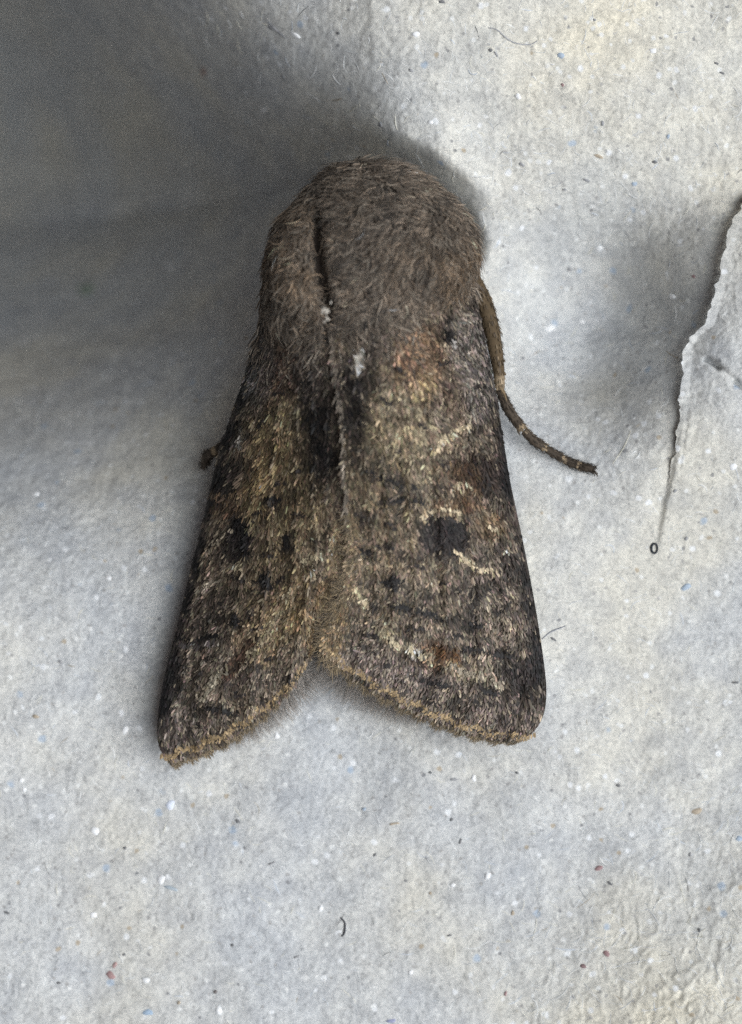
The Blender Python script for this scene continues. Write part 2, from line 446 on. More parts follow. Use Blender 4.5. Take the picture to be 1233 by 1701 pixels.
BLK, GRY, WHT, RED, BLU, TAN, CRM = (.05, .05, .055), (.24, .24, .25), (.86, .86, .86), (.30, .12, .12), (.36, .46, .58), (.42, .32, .20), (.72, .66, .50)
FL = [(815, 84, 10, 7, .2, BLK), (824, 90, 16, 5, .9, GRY), (734, 3, 14, 7, .1, BLK), (683, 118, 12, 6, .4, GRY), (932, 92, 14, 12, 0, BLU), (935, 141, 8, 6, 1, RED), (988, 33, 7, 6, 0, GRY),
      (1190, 105, 12, 5, .5, BLK), (1200, 121, 11, 5, .3, BLK), (1110, 227, 8, 12, .3, BLU), (1088, 269, 12, 6, 0, BLK), (1054, 305, 14, 8, 0, BLU), (1001, 205, 7, 10, 0, GRY), (975, 300, 16, 7, .4, GRY),
      (867, 273, 14, 7, .5, GRY), (632, 207, 10, 7, .6, GRY), (938, 315, 10, 4, 0, GRY), (860, 160, 16, 11, .5, WHT), (690, 58, 16, 12, 0, WHT), (1085, 84, 16, 10, 0, WHT), (716, 203, 12, 10, 0, WHT), (996, 260, 24, 7, .4, TAN),
      (996, 413, 15, 13, 0, WHT), (946, 448, 12, 10, .5, GRY), (915, 545, 22, 13, -.4, WHT), (967, 535, 15, 8, 0, WHT), (1117, 492, 14, 12, .7, WHT), (1152, 459, 8, 8, 0, RED), (1073, 543, 8, 7, 0, GRY), (870, 595, 8, 8, 0, GRY),
      (1180, 610, 24, 7, .45, GRY), (1226, 645, 14, 9, .7, GRY), (1161, 678, 18, 20, .2, WHT), (1122, 815, 10, 6, -.5, GRY), (1140, 895, 7, 9, .4, GRY), (1218, 775, 18, 14, 0, WHT),
      (920, 1062, 15, 6, .5, BLK), (1222, 1134, 16, 6, .1, BLK), (1140, 975, 26, 12, -.5, BLU), (787, 1293, 11, 14, 0, WHT), (715, 1283, 7, 6, 0, BLK), (859, 1284, 9, 6, .3, BLK), (1027, 1305, 10, 6, .2, BLK), (755, 1295, 22, 6, 0, GRY),
      (750, 1362, 7, 9, .4, BLK), (765, 1398, 5, 12, .3, BLK), (655, 1368, 26, 5, -.15, TAN), (1158, 1348, 22, 12, -.4, TAN), (1228, 1393, 14, 10, 0, BLU), (810, 1455, 12, 16, .3, WHT), (752, 1470, 12, 10, 0, WHT), (715, 1484, 8, 6, -.5, TAN),
      (994, 1443, 18, 9, -.4, RED), (1014, 1468, 14, 6, .6, BLK), (1147, 1420, 6, 11, .2, GRY), (747, 1554, 13, 5, -.2, BLK), (1008, 1584, 15, 11, .5, RED), (969, 1605, 12, 9, .3, (.16, .04, .04)), (1162, 1545, 6, 8, 0, BLK), (682, 1615, 12, 9, 0, WHT),
      (623, 1420, 8, 6, -.5, BLK), (852, 1517, 7, 12, .3, TAN), (840, 1650, 6, 12, .2, RED), (650, 1696, 22, 9, -.2, (.24, .26, .45)),
      (395, 1364, 11, 8, .5, BLK), (207, 1409, 7, 7, 0, BLK), (157, 1381, 16, 19, .2, WHT), (282, 1337, 18, 24, .2, (.72, .76, .85)), (268, 1461, 15, 19, .2, WHT), (285, 1475, 34, 9, .3, (.42, .50, .56)), (155, 1520, 17, 14, 0, WHT),
      (12, 1516, 13, 7, .3, BLK), (183, 1620, 22, 15, .4, (.30, .12, .11)), (190, 1604, 8, 16, .5, (.40, .20, .18)), (206, 1586, 7, 7, 0, BLK), (98, 1633, 9, 6, 0, BLK), (246, 1682, 24, 13, 0, (.28, .42, .58)), (386, 1571, 8, 7, 0, BLK), (358, 1648, 8, 10, .2, (.08, .05, .04)),
      (297, 1666, 7, 8, .2, TAN), (533, 1509, 11, 14, .3, WHT), (493, 1590, 16, 5, -.4, GRY), (452, 1434, 16, 5, -.4, GRY), (242, 1628, 16, 12, .3, WHT), (363, 1678, 14, 20, -.3, WHT), (36, 1296, 11, 11, 0, WHT), (40, 1312, 9, 9, 0, WHT),
      (605, 1344, 8, 8, 0, BLU), (460, 1222, 12, 13, 0, WHT), (208, 1212, 13, 18, .2, WHT), (338, 120, 16, 14, .4, (.30, .16, .12)), (438, 184, 15, 10, .3, WHT), (262, 100, 8, 10, 0, GRY), (222, 120, 14, 12, 0, GRY),
      (88, 372, 30, 22, .3, (.30, .32, .42)), (145, 480, 44, 40, .3, (.27, .36, .26)), (410, 350, 14, 16, 0, GRY), (395, 388, 14, 18, 0, GRY), (280, 442, 18, 16, 0, WHT), (470, 128, 10, 6, .5, GRY), (562, 55, 8, 6, 0, BLK), (450, 45, 22, 7, .7, GRY),
      (490, 58, 24, 10, .4, WHT), (120, 600, 14, 10, 0, GRY), (60, 820, 16, 10, .3, WHT), (180, 960, 14, 10, .2, WHT), (100, 1100, 12, 8, .4, GRY), (60, 1190, 16, 8, .1, TAN)]
for f in FL:
    c = np.array(f[5]); soft = 0.0 if c.mean() > .7 else 0.28
    fleck(f[0], f[1], f[2] * .85, f[3] * .85, f[4], tuple(c * (1 - soft) + .56 * soft))


def strand(name, pts, rad, c, z=0.02, n=26):
    p = polyline(pts, n)
    qx, qy = plan_at(p[:, 0], p[:, 1])
    P = plan(qx, qy)[None]; P[..., 2] += z
    R = (rad * (0.6 + 0.4 * np.sin(np.linspace(0.2, math.pi - .2, n))))[None]
    V, F, C = tubes(P, R, np.array([c]), 5)
    return mesh_obj(name, V, F, M_FIBRE, tray, C)


strand('fibre', [(812, 46), (826, 50), (842, 64), (858, 72), (880, 74), (893, 68)], 0.022, (.42, .42, .43))
strand('fibre', [(566, 1524), (573, 1534), (572, 1550), (568, 1556)], 0.03, (.05, .05, .06))
strand('fibre', [(1018, 770), (1036, 744), (1048, 716)], 0.02, (.70, .67, .56), -0.008)
strand('fibre', [(446, 36), (460, 50), (474, 62)], 0.03, (.25, .25, .26))
strand('fibre', [(900, 1062), (915, 1050), (940, 1040)], 0.018, (.25, .26, .3))
p = np.array([[1087 + 5 * math.cos(a), 911 + 8 * math.sin(a)] for a in np.linspace(0, 2 * math.pi, 18)])
strand('ring_fleck', p.tolist(), 0.036, (.03, .035, .045), 0.03, 24)

# ------------------------------------------------------------------ moth
moth = bpy.data.objects.new('moth', None); col.objects.link(moth)
moth['label'] = 'brown furry moth with folded mottled wings resting head-up on grey pulp'
moth['category'] = 'moth'

# ---- wing patch: costa, inner edge, base, termen in picture points with heights (mm)
RW = dict(
    costa=[(782, 440, 3.2), (799, 530, 3.15), (818, 620, 3.1), (835, 720, 3.0), (848, 800, 2.9), (865, 880, 2.7), (881, 960, 2.4), (895, 1040, 2.1), (905, 1110, 1.8), (908, 1150, 1.65), (904, 1185, 1.5), (890, 1212, 1.4), (866, 1232, 1.35)],
    inner=[(545, 470, 4.7), (552, 560, 4.75), (562, 640, 4.7), (571, 720, 4.65), (574, 800, 4.5), (580, 870, 4.2), (582, 930, 3.8), (566, 990, 3.4), (545, 1040, 3.0), (537, 1082, 2.7)],
    termen=[(866, 1232, 1.35), (830, 1233, 1.35), (785, 1224, 1.4), (735, 1208, 1.55), (690, 1188, 1.7), (640, 1162, 2.0), (600, 1138, 2.25), (565, 1112, 2.5), (537, 1082, 2.7)])
LW = dict(
    costa=[(440, 450, 2.6), (434, 540, 2.0), (413, 610, 1.6), (388, 680, 1.1), (366, 745, 0.8), (350, 810, 0.65), (334, 880, 0.65), (316, 950, 0.8), (299, 1020, 1.0), (283, 1085, 1.15), (270, 1140, 1.2), (262, 1195, 1.15), (264, 1240, 1.05), (284, 1272, 0.95)],
    inner=[(542, 470, 4.4), (550, 560, 4.45), (560, 640, 4.4), (569, 720, 4.35), (573, 800, 4.2), (578, 870, 3.9), (570, 930, 3.5), (556, 990, 3.1), (540, 1040, 2.7), (522, 1075, 2.45)],
    termen=[(284, 1272, 0.95), (330, 1258, 1.05), (385, 1230, 1.25), (432, 1195, 1.5), (470, 1158, 1.8), (498, 1118, 2.1), (522, 1075, 2.45)])


class Patch:
    def __init__(s, w, side):
        n = 200
        s.c = polyline(w['costa'], n); s.i = polyline(w['inner'], n); s.t = polyline(w['termen'], n)
        s.b = np.linspace(s.c[0], s.i[0], n); s.n = n; s.side = side

    def q(s, u, v):
        """u 0 costa..1 inner edge, v 0 base..1 termen -> picture points and height"""
        def at(c, k):
            f = np.clip(k, 0, 1) * (s.n - 1); a = np.minimum(f.astype(int), s.n - 2); r = (f - a)[..., None]
            return c[a] * (1 - r) + c[a + 1] * r
        U = u[..., None]; W = v[..., None]
        p = (1 - U) * at(s.c, v) + U * at(s.i, v) + (1 - W) * at(s.b, u) + W * at(s.t, u)
        p = p - ((1 - U) * (1 - W) * s.c[0] + U * (1 - W) * s.i[0] + (1 - U) * W * s.c[-1] + U * W * s.i[-1])
        # rounded roof: bulge along the middle, a shallow groove, slight waves
        bulge = np.sin(math.pi * u) * (1.05 * (1 - v) ** 0.7 + 0.25)
        p = p.copy()
        p[..., 2] += bulge * (0.85 if s.side > 0 else 0.7) - 0.12 * np.exp(-((u - 0.52) / 0.07) ** 2) * sm(0.3, 0.6, v)
        for k_, w_ in ((.1, .8), (.2, 1.), (.33, 1.), (.46, .9), (.6, 1.), (.72, .9), (.85, .8)):
            p[..., 2] += 0.05 * w_ * np.exp(-((u - k_ - .03 * np.sin(3 * v + 9 * k_)) / .012) ** 2) * sm(.12, .3, v)
        p[..., 2] += 0.05 * np.sin(u * 26 + 1) * np.exp(-((v - 0.9) / 0.2) ** 2)
        return p

    def p3(s, u, v):
        p = s.q(u, v)
        return world_mm(p[..., 0], p[..., 1], p[..., 2]), p

    def frame(s, u, v):
        e = 1e-3
        a, p = s.p3(u, v)
        du = s.p3(np.clip(u + e, 0, 1), v)[0] - s.p3(np.clip(u - e, 0, 1), v)[0]
        dv = s.p3(u, np.clip(v + e, 0, 1))[0] - s.p3(u, np.clip(v - e, 0, 1))[0]
        nn = normalize(np.cross(du, dv)); nn = np.where(nn[..., 2:] < 0, -nn, nn)
        return a, p, normalize(du), normalize(dv), nn


# ---- wing pattern, painted in the wing's own plan coordinates
def pattern(px, py, side):
    C = np.zeros(px.shape + (3,))
    grey, ochre, dgrey = lin((112, 100, 88)), lin((126, 109, 84)), lin((68, 60, 53))
    n1 = vn(px / 60., py / 60., 11) + 0.6 * vn(px / 22., py / 22., 12)
    if side > 0:
        w = np.exp(-((px - 640) / 95) ** 2 - ((py - 760) / 130) ** 2) + 0.55 * np.exp(-((px - 690) / 90) ** 2 - ((py - 960) / 110) ** 2)
    else:
        w = 1.1 * np.exp(-((px - 465) / 85) ** 2 - ((py - 800) / 180) ** 2) + 0.5 * np.exp(-((px - 470) / 80) ** 2 - ((py - 1030) / 90) ** 2)
    w = np.clip(w + 0.5 * n1, 0, 1)
    C[:] = grey
    C += (ochre - grey) * w[..., None]
    rx, ry = px * .83 + py * .56, -px * .56 + py * .83
    wx = rx + 30 * vn(rx / 31., ry / 31., 18); wy = ry + 30 * vn(rx / 31., ry / 31., 19)
    dk = np.clip(0.22 + 1.2 * (vn(wx / 30., wy / 26., 14) + 0.9 * vn(wx / 12., wy / 10., 15)), 0, 0.9)
    if side < 0:
        dk = dk * 0.75
    C += (dgrey - C) * dk[..., None]

    jx = px + 10 * vn(px / 12., py / 12., 16) ; jy = py + 10 * vn(px / 12., py / 12., 17)

    def blob(x, y, rx, ry, c, s=1.0, a=0.0, soft=0.35):
        ca, sa = math.cos(a), math.sin(a)
        dx, dy = jx - x, jy - y
        e = np.sqrt(((dx * ca + dy * sa) / rx) ** 2 + ((-dx * sa + dy * ca) / ry) ** 2)
        m = s * (1 - sm(1 - soft, 1 + soft, e))
        C[:] = C + (lin(c) - C) * m[..., None]

    def line(pts, wd, c, s=1.0, broken=0.0, jit=True):
        d, par = seg_dist(jx if jit else px, jy if jit else py, pts)
        m = s * (1 - sm(wd * 0.35, wd * 0.75, d))
        if broken:
            m = m * sm(-0.15, 0.1, vn(par / broken, par * 0 + 3))
        C[:] = C + (lin(c) - C) * m[..., None]

    BL, DK, RU, PA, WH, OC, TN, GR = (30, 27, 27), (48, 42, 39), (84, 58, 34), (186, 170, 140), (226, 220, 208), (160, 143, 114), (140, 121, 96), (120, 114, 110)
    if side > 0:
        line([(790, 480), (815, 580), (835, 690), (850, 790), (870, 880), (885, 970), (900, 1060), (908, 1150)], 34, DK, 0.75)
        line([(838, 690), (850, 790), (870, 880), (887, 970)], 22, BL, 0.8, 30)
        blob(690, 590, 45, 60, (122, 96, 74), 0.75); blob(780, 600, 38, 90, GR, 0.45, -.15)
        blob(745, 640, 20, 80, (104, 84, 66), 0.5, -.2)
        blob(645, 705, 62, 62, (146, 131, 106), 0.5, .4, .7); blob(690, 750, 26, 50, (146, 131, 106), 0.4, -.3); blob(655, 660, 36, 22, (160, 146, 120), .4)
        blob(700, 640, 18, 26, (150, 128, 96), .5)
        blob(588, 690, 26, 100, BL, 0.9, -.05, .7); blob(600, 620, 34, 40, DK, 0.6); blob(605, 545, 36, 34, DK, .6)
        blob(806, 780, 46, 36, (46, 36, 32), 0.9); blob(842, 770, 18, 46, BL, 0.95); blob(838, 700, 14, 26, BL, .8)
        blob(770, 795, 30, 36, (82, 62, 44), 0.7)
        blob(719, 882, 27, 36, (40, 34, 32), .97, .1, .35); blob(722, 862, 26, 16, (42, 36, 33), .9); blob(750, 880, 28, 38, (38, 32, 31), .97, .1, .35); blob(758, 864, 18, 16, (40, 34, 32), .9); blob(735, 905, 30, 16, (46, 38, 34), .8)
        blob(760, 832, 46, 12, RU, .6, .1); blob(810, 868, 26, 22, (122, 96, 66), .5)
        blob(848, 940, 32, 26, DK, 0.8); blob(876, 985, 14, 34, BL, .7)
        blob(868, 1118, 34, 30, (40, 35, 34), 0.9); blob(890, 1080, 16, 40, BL, .75)
        blob(660, 1110, 90, 26, (126, 112, 104), .5, .3)
        blob(736, 1084, 34, 20, RU, 0.95, .5); blob(720, 1100, 60, 10, (70, 52, 38), .7, .3)
        blob(830, 1185, 60, 40, (96, 84, 78), .6)
        line([(632, 820), (660, 826), (690, 822), (712, 832)], 12, DK, .9, 14); line([(600, 770), (640, 792), (690, 805), (740, 800)], 9, DK, .7, 16)
        line([(590, 640), (640, 636), (700, 620), (760, 640), (810, 690)], 9, DK, .6, 22)
        blob(745, 555, 8, 15, BL, 1, -.3); blob(608, 909, 13, 11, BL, .95); blob(655, 962, 14, 11, BL, .9); blob(648, 985, 9, 8, DK, .8)
        line([(604, 960), (655, 962), (700, 985)], 9, DK, .6, 12)
        line([(650, 1000), (700, 1010), (742, 1022)], 9, BL, .8); blob(787, 1033, 11, 7, BL, .9); line([(742, 1022), (790, 1034), (850, 1040)], 8, DK, .6, 14)
        line([(770, 1068), (810, 1078), (850, 1085)], 11, DK, .8); line([(690, 1120), (740, 1132), (800, 1138), (830, 1148)], 11, DK, .75, 18)
        for x, y in ((612, 1128), (650, 1150), (700, 1168), (752, 1188), (800, 1205), (850, 1212), (765, 1165)): blob(x, y, 11, 8, DK, .75)
        line([(636, 1036), (652, 1060), (676, 1072), (700, 1085), (716, 1084)], 18, PA, .5, 15); blob(690, 1080, 12, 8, WH, .4)
        line([(745, 1100), (770, 1112), (800, 1122), (830, 1130)], 18, PA, .35, 12); blob(800, 1098, 18, 26, (150, 136, 116), .5)
        line([(702, 857), (716, 846), (735, 843), (766, 850)], 5, (190, 170, 138), .8, 0, False)
        line([(754, 912), (768, 922), (782, 936), (800, 943), (822, 942)], 5, (190, 170, 138), .8, 0, False)
        line([(722, 742), (735, 722), (752, 711), (780, 703)], 5, (190, 170, 138), .8, 0, False)
        line([(595, 578), (594, 606)], 12, WH, 1, 0, False); line([(590, 975), (600, 990), (612, 1000)], 11, PA, .9, 9)
        for x, y in ((768, 798), (752, 803), (818, 872), (838, 905), (600, 985), (610, 995), (855, 1035)): blob(x, y, 7, 4, (196, 176, 148), .9)
        line([(575, 860), (588, 900), (580, 950), (562, 1000), (548, 1060)], 30, TN, .85)
        line([(560, 1010), (545, 1080)], 36, (128, 104, 72), .6)
    else:
        line([(440, 545), (405, 640), (366, 745), (334, 880), (299, 1020), (270, 1140), (264, 1200)], 30, (42, 38, 37), 0.85)
        line([(436, 570), (405, 650), (372, 745), (340, 880), (300, 1025)], 20, BL, .8, 40)
        line([(500, 960), (470, 1020), (440, 1080)], 40, (122, 102, 74), .5); line([(440, 1000), (400, 1060)], 36, (118, 98, 72), .45)
        blob(470, 610, 34, 50, (104, 82, 70), 0.7); blob(440, 620, 18, 60, (112, 108, 106), .5, .2); blob(424, 620, 9, 30, (150, 146, 142), .6, .2)
        blob(455, 740, 34, 70, (140, 120, 90), 0.75, .2, .6); blob(485, 690, 28, 40, (136, 120, 94), .7, 0, .6); blob(430, 800, 22, 50, (138, 117, 86), .7, .2, .6)
        blob(530, 705, 32, 95, (26, 22, 20), 0.95, -.06, .7); blob(515, 620, 26, 50, DK, .7); blob(545, 760, 26, 30, BL, .7)
        blob(375, 790, 26, 34, BL, .8); blob(395, 770, 26, 14, DK, .6); line([(360, 815), (385, 822), (410, 808)], 7, (128, 104, 80), .7, 0)
        blob(385, 840, 26, 16, (92, 70, 50), .6)
        blob(404, 888, 22, 42, BL, 0.97, -.1, .2); blob(385, 905, 26, 24, DK, .7)
        blob(480, 897, 12, 18, BL, .85); blob(443, 962, 11, 20, BL, .9); blob(458, 825, 16, 8, BL, .8); blob(420, 1012, 9, 9, DK, .9); blob(392, 1028, 10, 14, BL, .9)
        blob(560, 885, 10, 24, (52, 40, 32), .8)
        blob(280, 1125, 24, 56, (38, 35, 35), .85, .2); blob(330, 1060, 44, 9, DK, .8, -.1); blob(345, 1050, 14, 7, BL, .8)
        line([(300, 1065), (330, 1068), (362, 1062)], 7, GR, .7)
        line([(472, 1010), (452, 1040), (438, 1062), (412, 1085), (398, 1100)], 16, PA, .45, 13); line([(370, 1110), (352, 1140), (340, 1160)], 18, (150, 138, 118), .5, 12)
        line([(420, 1062), (395, 1092), (378, 1118)], 18, (56, 40, 30), .9); blob(400, 1128, 16, 26, (54, 42, 36), .7, .6)
        line([(340, 1172), (360, 1168), (395, 1180)], 10, DK, .7, 14)
        for x, y in ((350, 1220), (400, 1195), (440, 1160), (480, 1120), (300, 1245), (270, 1235), (430, 1100)): blob(x, y, 10, 8, DK, .75)
        blob(300, 1210, 34, 44, (92, 84, 80), .5)
        line([(346, 915), (362, 898), (385, 880)], 6, (170, 154, 132), .7, 11, False); line([(336, 974), (358, 964)], 11, (176, 160, 140), .95, 0, False)
        line([(505, 930), (524, 920), (546, 908)], 8, PA, .7, 9, False); blob(398, 732, 8, 6, (190, 182, 172), .8); blob(404, 715, 6, 10, (150, 140, 128), .8)
        for x, y in ((392, 935), (400, 930), (478, 990), (548, 1020), (420, 873), (515, 950)): blob(x, y, 6, 5, (186, 170, 140), .9)
        line([(568, 880), (556, 940), (545, 1000), (530, 1060)], 34, TN, .85)
        line([(540, 970), (500, 1010), (512, 1060)], 26, (124, 100, 68), .5)
    return C


PATCH = {1: Patch(RW, 1), -1: Patch(LW, -1)}
FILM = lin((70, 62, 56))


def grid_faces(a, b):
    i = (np.arange(a - 1)[:, None] * b + np.arange(b - 1)[None]).ravel()
    return np.stack([i, i + 1, i + b + 1, i + b], -1)


def make_wing(side):
    pt = PATCH[side]
    nu, nv = 56, 110
    U, Vv = np.meshgrid(np.linspace(0, 1, nu), np.linspace(0, 1, nv))
    a, p, du, dv, nn = pt.frame(U, Vv)
    topv = a.reshape(-1, 3); botv = (a - nn * 0.06).reshape(-1, 3)
    F = grid_faces(nv, nu); n = nu * nv
    rim = np.r_[np.arange(nu), np.arange(1, nv) * nu + nu - 1, (nv - 1) * nu + np.arange(nu - 2, -1, -1), np.arange(nv - 2, 0, -1) * nu]
    r2 = np.roll(rim, -1)
    F = np.concatenate([F, F[:, ::-1] + n, np.stack([rim, r2, r2 + n, rim + n], -1)])
    pc = pattern(p[..., 0], p[..., 1], side).reshape(-1, 3) * 0.8
    wing = mesh_obj('forewing', np.concatenate([topv, botv]), F, M_SKIN, moth, np.concatenate([pc, pc * 0.8]))
    wing['label'] = 'forewing with ' + ('rectangular black spot and pale curved marks' if side > 0 else 'oval black spot, folded steeply against the body')
    # overlapping scales
    r = np.random.default_rng(20 + side)
    N = 30000
    u = 0.008 + 0.992 * r.random(N); v = r.random(N) ** 0.85 * 0.985
    a, p, du, dv, nn = pt.frame(u, v)
    c = pattern(p[:, 0], p[:, 1], side)
    f = np.exp(r.normal(-.05, 0.46, (N, 1)))
    c = c * f * (1 + r.normal(0, 0.05, (N, 3)))
    rx, ry = p[:, 0] * .8 + p[:, 1] * .6, -p[:, 0] * .6 + p[:, 1] * .8
    rx, ry = rx + 16 * vn(rx / 15., ry / 15., 43), ry + 16 * vn(rx / 15., ry / 15., 44)
    c = c * np.exp(1.5 * vn(rx / 9., ry / 8., 41) + 0.7 * vn(rx / 4., ry / 4., 42))[:, None]
    lum = c.mean(1)
    hi = (r.random(N) < 0.05) & (lum > 0.03)
    c[hi] = c[hi] * 0.4 + lin((178, 162, 138)) * 0.6
    lo = r.random(N) < 0.06
    c[lo] *= 0.4
    c = np.clip(c, 0.008, 0.75)
    wob = r.normal(0, 0.42, N) + 1.5 * vn(p[:, 0] / 20., p[:, 1] / 20., 40)
    wob = wob * (0.06 + 0.94 * sm(0.0, 0.13, u)) + 0.12 * (1 - sm(0, .1, u))
    d = dv * np.cos(wob)[:, None] + du * np.sin(wob)[:, None]
    mids = np.exp(-((v - 0.45) / 0.25) ** 2)
    L = r.uniform(0.12, 0.29, N) * (0.9 + 0.45 * mids); W = r.uniform(0.03, 0.068, N)
    order = np.argsort(-v)
    V, F, C = scale_flakes(a + nn * (r.random(N) * 0.05)[:, None], d, nn, L, W, r.uniform(0.02, 0.12, N), c)
    s = mesh_obj('wing_scale', V, F, M_SCALE, wing, C, smooth=False); s['kind'] = 'stuff'
    # pale ridge line just inside the outer edge
    N = 1100
    u = r.random(N); v = 0.970 + 0.005 * np.sin(u * 46) + r.normal(0, 0.0028, N)
    a, p, du, dv, nn = pt.frame(u, v)
    c = lin((152, 130, 98)) * np.exp(r.normal(0, 0.25, (N, 1)))
    d = du * (0.6 * r.choice([-1, 1], N))[:, None] + dv * 0.9
    V, F, C = scale_flakes(a + nn * (0.03 + r.random(N) * 0.05)[:, None], d, nn, r.uniform(0.12, 0.2, N), r.uniform(.04, .07, N), r.uniform(.02, .06, N), c)
    s = mesh_obj('edge_line', V, F, M_SCALE, wing, C, smooth=False); s['kind'] = 'stuff'
    # fringe of hair-scales along the outer edge
    N = 2600
    u = r.random(N); v = np.full(N, 1.0) - r.random(N) * 0.02
    a, p, du, dv, nn = pt.frame(u, v)
    ang = r.normal(0, 0.2, N)
    d = dv * np.cos(ang)[:, None] + du * np.sin(ang)[:, None]
    K = 5; t = np.linspace(0, 1, K)
    L = r.uniform(0.16, 0.32, N) * (0.75 + 0.5 * u) * (0.8 + 0.35 * np.sin(u * 70))
    P = a[:, None] + d[:, None] * (L[:, None] * t)[..., None] + nn[:, None] * (r.normal(0.0, 0.05, N)[:, None] * t ** 2)[..., None]
    P = P + du[:, None] * (r.normal(0, 0.04, N)[:, None] * t ** 2)[..., None]
    R = r.uniform(0.012, 0.021, N)[:, None] * (1.0 - 0.75 * t)[None]
    c = np.where(r.random((N, 1)) < .62, lin((152, 134, 106)), lin((128, 116, 100))) * np.exp(r.normal(0, .25, (N, 1)))
    V, F, C = tubes(P, R, c)
    s = mesh_obj('wing_fringe', V, F, M_FUR, wing, C); s['kind'] = 'stuff'
    return wing


def root_fur(side, wing):
    r = np.random.default_rng(90 + side)
    N = 2600
    u = r.random(N); v = np.abs(r.normal(0, .07, N)) + 0.02
    if side > 0:
        k = (u > .42) | (v < .05); u, v = u[k], v[k]; N = len(u)
    a, p, du, dv, nn = PATCH[side].frame(u, v)
    ang = r.normal(0, .4, N) + 1.3 * vn(p[:, 0] / 22., p[:, 1] / 22., 62)
    d = dv * np.cos(ang)[:, None] + du * np.sin(ang)[:, None]
    K = 5; t = np.linspace(0, 1, K); L = r.uniform(.3, .7, N)
    P = a[:, None] + d[:, None] * (L[:, None] * t)[..., None] + nn[:, None] * (0.02 + (r.uniform(.1, .35, N) * L)[:, None] * (t * (1.5 - t)))[..., None]
    P = P + du[:, None] * (r.normal(0, .12, N)[:, None] * t ** 2)[..., None]
    R = r.uniform(.018, .038, N)[:, None] * (.75 + .6 * t - 1.05 * t ** 3)[None]
    c = lin((100, 88, 76)) * np.exp(r.normal(0, .42, (N, 1)))
    c[r.random(N) < .1] = lin((165, 152, 136))
    V, F, C = tubes(P, R, np.clip(c, .01, .6))
    s = mesh_obj('root_fur', V, F, M_FUR, wing, C); s['kind'] = 'stuff'


wing_r = make_wing(1)
root_fur(1, wing_r)
wing_l = make_wing(-1)
root_fur(-1, wing_l)


def wing_uv(side, px, py):
    """wing coordinates of picture points on that wing"""
    U, Vv = np.meshgrid(np.linspace(0, 1, 220), np.linspace(0, 1, 420))
    p = PATCH[side].q(U, Vv).reshape(-1, 3)
    k = np.array([np.argmin((p[:, 0] - a) ** 2 + (p[:, 1] - b) ** 2) for a, b in zip(px, py)])
    return U.ravel()[k], Vv.ravel()[k]


def mark(name, side, wing, pts, wd, c, gap=0.0, seed=0, dens=1.0):
    """a thin row of small scales laid on a wing"""
    r = np.random.default_rng(300 + seed)
    q = polyline(pts, 60)
    ln = np.linalg.norm(np.diff(q, axis=0), axis=1).sum()
    N = int(ln * dens * max(1, wd / 4.0)) + 6
    k = r.random(N) * 58.99; i = k.astype(int); f = (k - i)[:, None]
    p = q[i] * (1 - f) + q[i + 1] * f
    tn = normalize(q[i + 1] - q[i])
    p = p + np.stack([-tn[:, 1], tn[:, 0]], -1) * r.normal(0, wd / 3.2, (N, 1))
    if gap:
        m = vn(k / 60 * ln / gap, k * 0 + seed) > -0.08; p, tn = p[m], tn[m]; N = len(p)
        if N < 3:
            return
    u, v = wing_uv(side, p[:, 0], p[:, 1])
    a, _, du, dv, nn = PATCH[side].frame(np.clip(u + r.normal(0, .002, N), 0, 1), v)
    ang = r.normal(0, .5, N)
    d = dv * np.cos(ang)[:, None] + du * np.sin(ang)[:, None]
    V, F, C = scale_flakes(a + nn * (.07 + .04 * r.random(N))[:, None], d, nn, r.uniform(.09, .17, N), r.uniform(.04, .07, N), r.uniform(.02, .05, N), lin(c) * np.exp(r.normal(-.05, .38, (N, 1))))
    s = mesh_obj(name, V, F, M_SCALE, wing, C, smooth=False); s['kind'] = 'stuff'


PALE, CREAM, BLACK = (196, 178, 148), (176, 162, 134), (30, 27, 26)
for q, (pts, wd, c, gap) in enumerate([
        ([(700, 856), (715, 846), (735, 842), (766, 849)], 2.6, PALE, 0), ([(752, 910), (768, 922), (782, 936), (800, 943), (822, 942)], 3, PALE, 0),
        ([(720, 745), (735, 722), (752, 711), (780, 703)], 2.6, PALE, 0), ([(636, 1040), (655, 1062), (676, 1074), (700, 1086), (716, 1084)], 6, CREAM, 9),
        ([(745, 1098), (775, 1112), (805, 1122), (832, 1132)], 8, (150, 138, 120), 8), ([(590, 975), (600, 990), (614, 1000)], 6, PALE, 8),
        ([(752, 803), (770, 798), (780, 800)], 4, PALE, 6), ([(812, 870), (822, 876)], 4, PALE, 0), ([(745, 560), (752, 575)], 4, (160, 154, 148), 0),
        ([(640, 655), (655, 700), (665, 740)], 16, (152, 138, 114), 14), ([(690, 670), (700, 720), (708, 760)], 6, (152, 138, 112), 12)]):
    mark('pale_mark', 1, wing_r, pts, wd, c, gap, q, .6 if wd < 10 else .2)
for q, (pts, wd, c, gap) in enumerate([
        ([(346, 915), (362, 900), (388, 878)], 5, (176, 162, 140), 8), ([(336, 974), (358, 964)], 5, (165, 152, 134), 0), ([(505, 930), (524, 920), (546, 908)], 7, CREAM, 9),
        ([(470, 1012), (452, 1040), (438, 1062), (412, 1085), (398, 1100)], 5, (156, 142, 118), 9), ([(372, 1108), (352, 1140), (340, 1160)], 10, (150, 140, 122), 9),
        ([(403, 722), (398, 733)], 3, (180, 172, 162), 0), ([(478, 985), (490, 975)], 4, CREAM, 0), ([(362, 818), (388, 822), (408, 810)], 3, (130, 108, 84), 0)]):
    mark('pale_mark', -1, wing_l, pts, wd, c, gap, 40 + q, .42)
